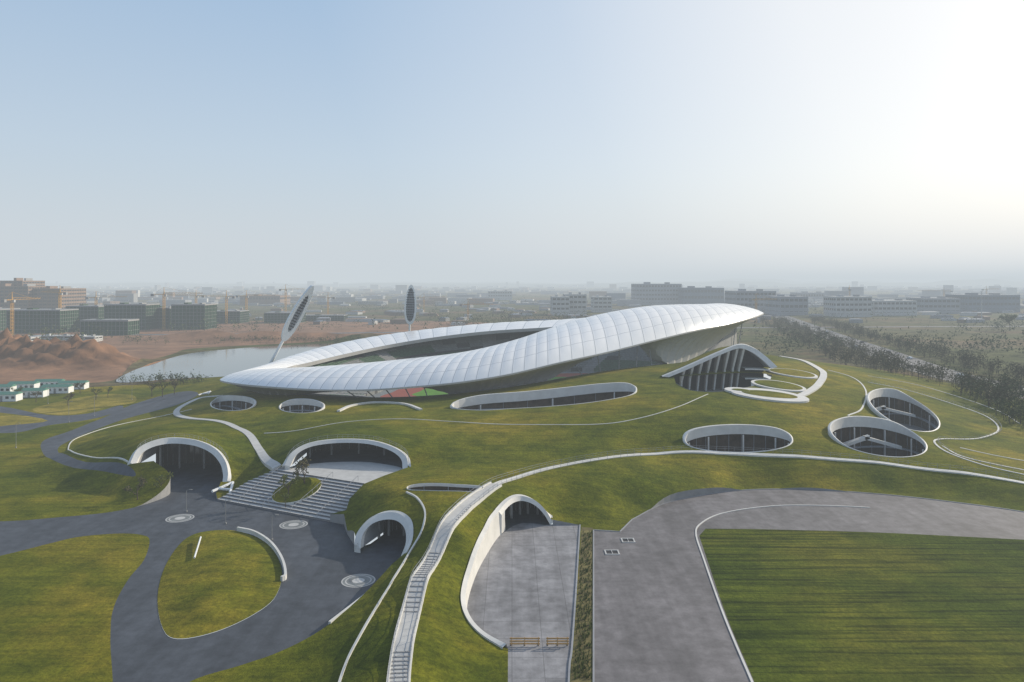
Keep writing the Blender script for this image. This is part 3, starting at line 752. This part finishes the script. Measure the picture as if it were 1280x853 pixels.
def mass(name,P,h,ntri,mats,spread=.35,trunk=True):
    P=np.array(P); h=np.array(h)
    c=np.repeat(np.c_[P[:,:2],P[:,2]+h*.6],ntri,0); hh=np.repeat(h,ntri)[:,None]
    c=c+rng.normal(0,1,(len(c),3))*np.array([spread*.55,spread*.55,spread*.62])*hh*.6
    a=rng.normal(0,1,(len(c),3)); a/=np.linalg.norm(a,axis=1)[:,None]; b=rng.normal(0,1,(len(c),3)); b/=np.linalg.norm(b,axis=1)[:,None]
    s=hh*.09*(6/ntri**.5)
    v=np.stack([c+a*s,c+b*s,c-a*s],1).reshape(-1,3); f=np.arange(len(v)).reshape(-1,3)
    vl=v.tolist(); fl=f.tolist(); mi=[0]*len(fl)
    if trunk:
        for p,q in zip(P,h):
            w=q*.014+.03; o=len(vl); vl+=[[p[0]-w,p[1],p[2]],[p[0]+w,p[1],p[2]],[p[0],p[1],p[2]+q*.8],[p[0],p[1]-w,p[2]],[p[0],p[1]+w,p[2]]]; fl+=[[o,o+1,o+2],[o+3,o+4,o+2]]; mi+=[1,1]
    me=bpy.data.meshes.new(name); me.from_pydata(vl,[],fl)
    for q in mats: me.materials.append(M[q])
    me.polygons.foreach_set("material_index",mi); me.update(); ob=bpy.data.objects.new(name,me); sc.collection.objects.link(ob)
P=[];h=[]
for k in range(1100):
    t=random.random()**1.3; y=225+t*650; rowx=np.interp(y,rd[:,1],rd[:,0]); off=random.choice((-19,-26,-34,-42,-15,18,25,32))+random.uniform(-1.5,1.5)
    x=rowx+off; zz_=tz(x,y)
    if zz_>2.5: continue
    P.append((x,y,zz_)); h.append(random.uniform(4,9.5))
mass("roadside_tree_row",P,h,60,['twig','bark'],.5)
P=[];h=[]
for k in range(1100):
    y=random.uniform(178,340); x=150+ (y-185)*.25+random.uniform(0,85)
    if x/y<.60: continue
    z=tz(x,y)
    if z>2.6: continue
    P.append((x,y,z)); h.append(random.uniform(2.5,7.5))
mass("young_tree_grove",P,h,60,['leafdk','bark'],.5)
P=[];h=[]
for k in range(11000):
    y=480*math.exp(random.random()*2.7); x=random.uniform(-.8,.8)*y
    if math.sin(x*.011+1.3)*math.sin(y*.009+x*.003)+random.uniform(-.6,.6)<.1: continue
    if abs(x-np.interp(y,rd[:,1],rd[:,0]))<18: continue
    if y<700 and -330<x<60: continue
    P.append((x,y,0)); h.append(random.uniform(4,10))
mass("distant_trees",P,h,16,['leafdk','bark'],.9,False)
P=[];h=[]
for k in range(360):
    u=random.uniform(150,520); v=random.choice((random.uniform(424,431),random.uniform(477,481) if u<260 else 427)); p=WZ(u,v,0); P.append((p[0],p[1],0)); h.append(random.uniform(2,5))
mass("lakeside_shrubs",P,h,24,['leafdk','bark'],.6)

# ------------------------------------------------------------------ buildings
def building(name,u0,u1,vtop,Y,depth,fl,wall='fwhite',bay=6.0,net=False):
    x0=(u0-640)*Y/F; x1=(u1-640)*Y/F; Ht=H-(vtop-HV)*Y/F; cx=(x0+x1)/2; w=x1-x0; m=MB(); cy=Y+depth/2
    core=1 if not net else 0
    m.box((cx,cy,0),(w-.8,depth-.8,Ht-.4),core)
    fh=Ht/fl
    for k in range(fl+1): m.box((cx,cy,max(0,k*fh-(.35*fh if not net else .1))),(w,depth,(.58*fh if not net else .25) if k<fl else .35*fh),0 if not net else 2)
    nb=max(2,int(w/bay))
    for i in range(nb+1):
        xx=x0+.4+(w-.8)*i/nb; m.box((xx,Y+.12,0),(1.4 if not net else .25,.5,Ht),0 if not net else 2); m.box((xx,Y+depth-.12,0),(.7,.5,Ht),0)
    nd=max(2,int(depth/bay))
    for i in range(nd+1):
        yy=Y+.4+(depth-.8)*i/nd; m.box((x0+.12,yy,0),(.5,.9,Ht),0); m.box((x1-.12,yy,0),(.5,.9,Ht),0)
    m.box((cx-w*.2,cy,Ht),(w*.12,depth*.3,Ht*.06+1),0); m.box((cx+w*.25,cy,Ht),(w*.08,depth*.3,Ht*.05+1),2)
    return m.build(name,[wall,'glass','grey'])
B=[(-30,35,358,1000,60,9,'tan'),(0,28,351,1040,50,10,'tan'),(36,76,361,1010,60,8,'tan'),
 (690,712,371,1050,40,4,'fwhite'),(706,733,368,1080,40,4,'fwhite'),(742,765,371,1150,40,4,'fwhite'),(795,852,355,1500,60,5,'fgrey'),(855,905,360,1450,80,3,'froof'),(920,970,364,1150,60,4,'fgrey'),(975,1010,371,1050,60,3,'fgrey'),
 (1045,1090,371,1000,40,4,'fwhite'),(1092,1146,376,1040,40,3,'fwhite'),(1155,1200,373,1100,50,3,'fgrey'),(1210,1275,369,1150,60,3,'froof'),(1000,1040,366,1700,60,2,'fgrey'),(610,640,364,1900,50,3,'fwhite'),(300,350,370,1500,70,2,'tan'),(-160,-60,362,1100,60,8,'tan')]
for b in B: building("distant_building",*b)
for b in [(8,75,389,690,30,6),(82,123,384,760,30,6),(130,182,382,735,30,7),(186,212,386,760,30,6),(214,256,382,740,30,7),(262,300,390,850,30,5),(100,160,402,660,20,3),(-70,0,388,720,30,6),(330,375,392,860,24,4),(380,430,395,900,20,3)]:
    building("netted_construction_block",*b,wall='net',net=True,bay=3.5)
for u0,u1,v,Y in ((5,38,422,560),(40,90,420,600),(92,118,421,585),(-20,28,434,500)):
    building("site_office",u0,u1,v,Y,12,2,'fwhite')
m=MB()
for k in range(3600):
    y=1450*math.exp(random.random()*1.9); x=random.uniform(-.78,.78)*y
    dens=.5+.45*math.sin(x/y*9+1)*math.sin(y*.002+x*.0013)
    if random.random()>dens: continue
    hgt=random.choice((3,4,4,5,6,7,9,12)) if random.random()<.97 else random.uniform(18,34)
    m.box((x,y,0),(random.uniform(8,60),random.uniform(12,30),hgt*(1+ (y>4000)*.5)),random.choice((0,1,1,2,3,4)),random.uniform(-.4,.4))
m.build("distant_city",['fwhite','fgrey','tan','grey','froof'])
m=MB()
for k in range(210):
    y=random.uniform(800,1500); x=random.uniform(-.75,.75)*y
    if abs(x-np.interp(y,rd[:,1],rd[:,0]))<30: continue
    w_=random.uniform(8,36)*random.choice((.5,1,1)); d_=random.uniform(8,14); hh=random.uniform(2.5,4.5); a_=random.uniform(-.5,.5); m.box((x,y,0),(w_,d_,hh),random.choice((0,1,2,3)),a_)
    m.box((x,y,hh),(w_*1.03,d_*1.03,hh*.25),random.choice((1,2,3,4)),a_,.6)
m.build("distant_sheds",['fwhite','fgrey','tan','grey','froof'])
def crane(u,vtop,vbase,jl,ang):
    Y=F*H/(vbase-HV); x=(u-640)*Y/F; Ht=H-(vtop-HV)*Y/F; m=MB(); q=.9
    for a,b in ((-q,-q),(q,-q),(q,q),(-q,q)): m.tube((x+a,Y+b,0),(x+a,Y+b,Ht),.2,.2,0,4)
    z=0
    while z<Ht-3: m.tube((x-q,Y-q,z),(x+q,Y-q,z+3),.12,.12,0,4); m.tube((x+q,Y+q,z),(x-q,Y+q,z+3),.12,.12,0,4); z+=3
    c,s=math.cos(ang),math.sin(ang); top=(x,Y,Ht+7)
    m.tube((x,Y,Ht),top,.5,.2,0,4)
    for o in (-.8,.8): m.tube((x,Y+o,Ht),(x+c*jl,Y+s*jl+o,Ht+.5),.2,.15,0,4)
    m.tube((x,Y,Ht+2),(x+c*jl,Y+s*jl,Ht+1),.15,.12,0,4)
    k=0
    while k<jl: m.tube((x+c*k,Y+s*k,Ht),(x+c*(k+3),Y+s*(k+3),Ht+2),.1,.1,0,3); k+=3
    m.tube((x,Y,Ht),(x-c*jl*.3,Y-s*jl*.3,Ht),.5,.4,0,4); m.box((x-c*jl*.28,Y-s*jl*.28,Ht-2),(3,3,2.5),1); m.box((x+1.5,Y,Ht-2.2),(2,2,2.2),2)
    m.tube(top,(x+c*jl*.7,Y+s*jl*.7,Ht+1),.08,.08,0,3); m.tube(top,(x-c*jl*.28,Y-s*jl*.28,Ht),.08,.08,0,3); m.tube((x+c*jl*.6,Y+s*jl*.6,Ht),(x+c*jl*.6,Y+s*jl*.6,Ht*.5),.05,.05,0,3)
    m.build("tower_crane",['yellow','grey','fwhite'])
for a in [(205,368,412,36,.4),(75,366,414,34,2.6),(308,370,400,40,.1),(357,362,395,36,-.5),(283,371,405,34,2.9),(585,381,404,30,-.2),(15,375,420,26,1.2),(410,372,398,32,2.8),(1233,362,382,46,.5),(1180,364,383,46,2.8),(530,372,392,32,.3),(120,372,405,32,.2),(1062,362,388,36,1.2),(945,375,404,26,.2),(245,370,402,34,3.0)]: crane(*a)
p=WZ(1227,402,0); m=MB(); m.tube(p,(p[0],p[1],36),.7,.25,0,6)
for z in (30,33,35.5): m.tube((p[0],p[1],z),(p[0],p[1],z+.5),1.5,1.5,0,8)
m.build("telecom_mast",['fwhite'])
for D_,hmax,nm in ((6500,52,"distant_hills"),(9000,95,"distant_hills")):
    m=MB(); a=[];b=[]
    for i in range(240):
        x=-.9*D_+1.8*D_*i/239; u=x/D_; t=.3+.7*float(sstep(-.1,.65,u)); hh=hmax*t*(.45+.28*math.sin(i*.11+D_)+.18*math.sin(i*.27+1)+.1*math.sin(i*.71)+.05*random.random())+20
        a.append((x,D_,-5)); b.append((x,D_+700,max(2,hh)))
    c_=[(p[0],p[1]+900,-5) for p in b]; m.loft([a,b,c_],False,0); m.build(nm,['hill'],True)

# low site cabins with green roofs at the far left
def cabin():
    m=MB(); L,Wd,h=11.0,5.0,2.7
    m.box((0,0,0),(L,Wd,h),0)
    m.add([(-L/2-.3,-Wd/2-.3,h),(L/2+.3,-Wd/2-.3,h),(L/2+.3,0,h+.9),(-L/2-.3,0,h+.9),(-L/2-.3,Wd/2+.3,h),(L/2+.3,Wd/2+.3,h)],[(0,1,2,3),(3,2,5,4),(0,3,4),(1,5,2)],1)
    for k in range(5):
        x=-4.4+k*2.2
        for s in (-1,1):
            if k==2: m.box((x,s*(Wd/2+.02),.0),(.9,.06,2.1),3)
            else: m.box((x,s*(Wd/2+.02),1.0),(1.2,.06,1.0),2)
    m.box((0,0,-.3),(L+.4,Wd+.4,.3),3)
    return m.build("site_cabin",['paintw','cabg','glass','grey'])
cb=cabin(); spots=[(6,501,.1),(40,496,.12),(72,491,.12),(0,491,.1),(30,487,.1),(62,484,.12),(92,486,.12)]
for i,(u,v,a) in enumerate(spots):
    ob=cb if i==0 else bpy.data.objects.new("site_cabin",cb.data)
    if i: sc.collection.objects.link(ob)
    p=WZ(u,v,0); ob.location=(p[0],p[1],tz(p[0],p[1])+.05); ob.rotation_euler=(0,0,a)
def car(mat):
    m=MB(); pr=[(-2.2,.3),(2.2,.3),(2.25,.75),(1.3,.95),(.6,1.42),(-1.2,1.45),(-1.9,1.0),(-2.25,.9)]
    m.add([(x,-.88,z) for x,z in pr]+[(x,.88,z) for x,z in pr],[tuple(range(8)),tuple(range(15,7,-1))]+[(i,(i+1)%8,8+(i+1)%8,8+i) for i in range(8)],0)
    for s in (-1,1):
        m.add([(-1.6,s*.89,.98),(1.1,s*.89,.96),(.55,s*.89,1.36),(-1.15,s*.89,1.38)],[(0,1,2,3)],1)
        for x in (-1.4,1.4): m.tube((x,s*.68,.33),(x,s*.9,.33),.33,.33,2,12)
    m.add([(1.28,-.75,.98),(1.28,.75,.98),(.62,.7,1.43),(.62,-.7,1.43)],[(0,1,2,3)],1)
    return m.build("car",[mat,'glass','tyre'])
c1=car('paintw'); c2=car('dark')
for i in range(14):
    src=c1 if i%2 else c2; ob=src if i<2 else bpy.data.objects.new("car",src.data)
    if i>=2: sc.collection.objects.link(ob)
    y=330+i*42+random.uniform(-8,8); x=float(np.interp(y,rd[:,1],rd[:,0]))+random.choice((-7,-4,4,7)); ob.location=(x,y,.13); ob.rotation_euler=(0,0,math.radians(83))

# ------------------------------------------------------------------ haze: absorbing box whose own glow stands in for light scattered by air
hm=bpy.data.materials.new("haze_glow"); hm.use_nodes=True; nt=hm.node_tree; nt.nodes.clear()
o=nt.nodes.new("ShaderNodeOutputMaterial"); ab=nt.nodes.new("ShaderNodeVolumeAbsorption"); ab.inputs["Color"].default_value=(0,0,0,1); SG=1/3100
ab.inputs["Density"].default_value=SG; em=nt.nodes.new("ShaderNodeEmission"); em.inputs["Color"].default_value=(.60,.66,.70,1); em.inputs["Strength"].default_value=SG
ad=nt.nodes.new("ShaderNodeAddShader"); nt.links.new(ab.outputs[0],ad.inputs[0]); nt.links.new(em.outputs[0],ad.inputs[1]); nt.links.new(ad.outputs[0],o.inputs["Volume"]); M['haze']=hm
m=MB(); m.box((0,5000,-40),(40000,24000,165),0); m.build("haze_glow_box",['haze'])

AZ=math.radians(56); EL=math.radians(23)
sd=Vector((math.sin(AZ)*math.cos(EL),math.cos(AZ)*math.cos(EL),math.sin(EL)))
sun=bpy.data.lights.new("sun",'SUN'); sun.energy=5.0; sun.angle=math.radians(.5); sun.color=(1,.90,.74)
so=bpy.data.objects.new("sun",sun); sc.collection.objects.link(so); so.rotation_euler=(-sd).to_track_quat('-Z','Y').to_euler()
w=bpy.data.worlds.new("World"); sc.world=w; w.use_nodes=True; nt=w.node_tree; bg=nt.nodes["Background"]
sky=nt.nodes.new("ShaderNodeTexSky"); sky.sky_type='NISHITA'; sky.sun_disc=False; sky.sun_elevation=EL; sky.sun_rotation=AZ; sky.dust_density=1.5; sky.air_density=1.0; sky.altitude=50
STG=.15
tc=nt.nodes.new("ShaderNodeTexCoord"); nrmz=nt.nodes.new("ShaderNodeVectorMath"); nrmz.operation='NORMALIZE'; nt.links.new(tc.outputs["Generated"],nrmz.inputs[0])
sp=nt.nodes.new("ShaderNodeSeparateXYZ"); nt.links.new(nrmz.outputs[0],sp.inputs[0])
g=ramp(nt,sp.outputs[2],[(0,(.60,.66,.71)),(.05,(.61,.67,.73)),(.16,(.55,.66,.78)),(.35,(.40,.56,.76)),(1,(.12,.22,.42))])
gs=nt.nodes.new("ShaderNodeVectorMath"); gs.operation='SCALE'; gs.inputs["Scale"].default_value=1/STG; nt.links.new(g,gs.inputs[0])
dt=nt.nodes.new("ShaderNodeVectorMath"); dt.operation='DOT_PRODUCT'; nt.links.new(nrmz.outputs[0],dt.inputs[0]); dt.inputs[1].default_value=sd
gl=ramp(nt,dt.outputs["Value"],[(.42,(0.,0.,0.)),(.66,(.32,.32,.32)),(.84,(.85,.85,.85)),(1.,(1.,1.,1.))])
white=mix(nt,gs.outputs[0],(1.0/STG,.99/STG,.97/STG),gl)
hz=nt.nodes.new("ShaderNodeMapRange"); hz.interpolation_type='SMOOTHSTEP'; nt.links.new(sp.outputs[2],hz.inputs[0]); hz.inputs[1].default_value=0; hz.inputs[2].default_value=.15; hz.inputs[3].default_value=.0; hz.inputs[4].default_value=.2
col=mix(nt,white,sky.outputs[0],hz.outputs[0])
nt.links.new(col,bg.inputs[0]); bg.inputs[1].default_value=STG
cam=bpy.data.cameras.new("camera"); co=bpy.data.objects.new("camera",cam); sc.collection.objects.link(co); co.location=(0,0,H); co.rotation_euler=(math.radians(90),0,0)
cam.sensor_width=36; cam.lens=36*F/1280; cam.shift_y=-(426.5-HV)/1280; cam.clip_end=40000; cam.clip_start=.5
sc.camera=co
sc.view_settings.view_transform='Standard'; sc.view_settings.look='None'; sc.view_settings.exposure=0
print("total",time.time()-T0)
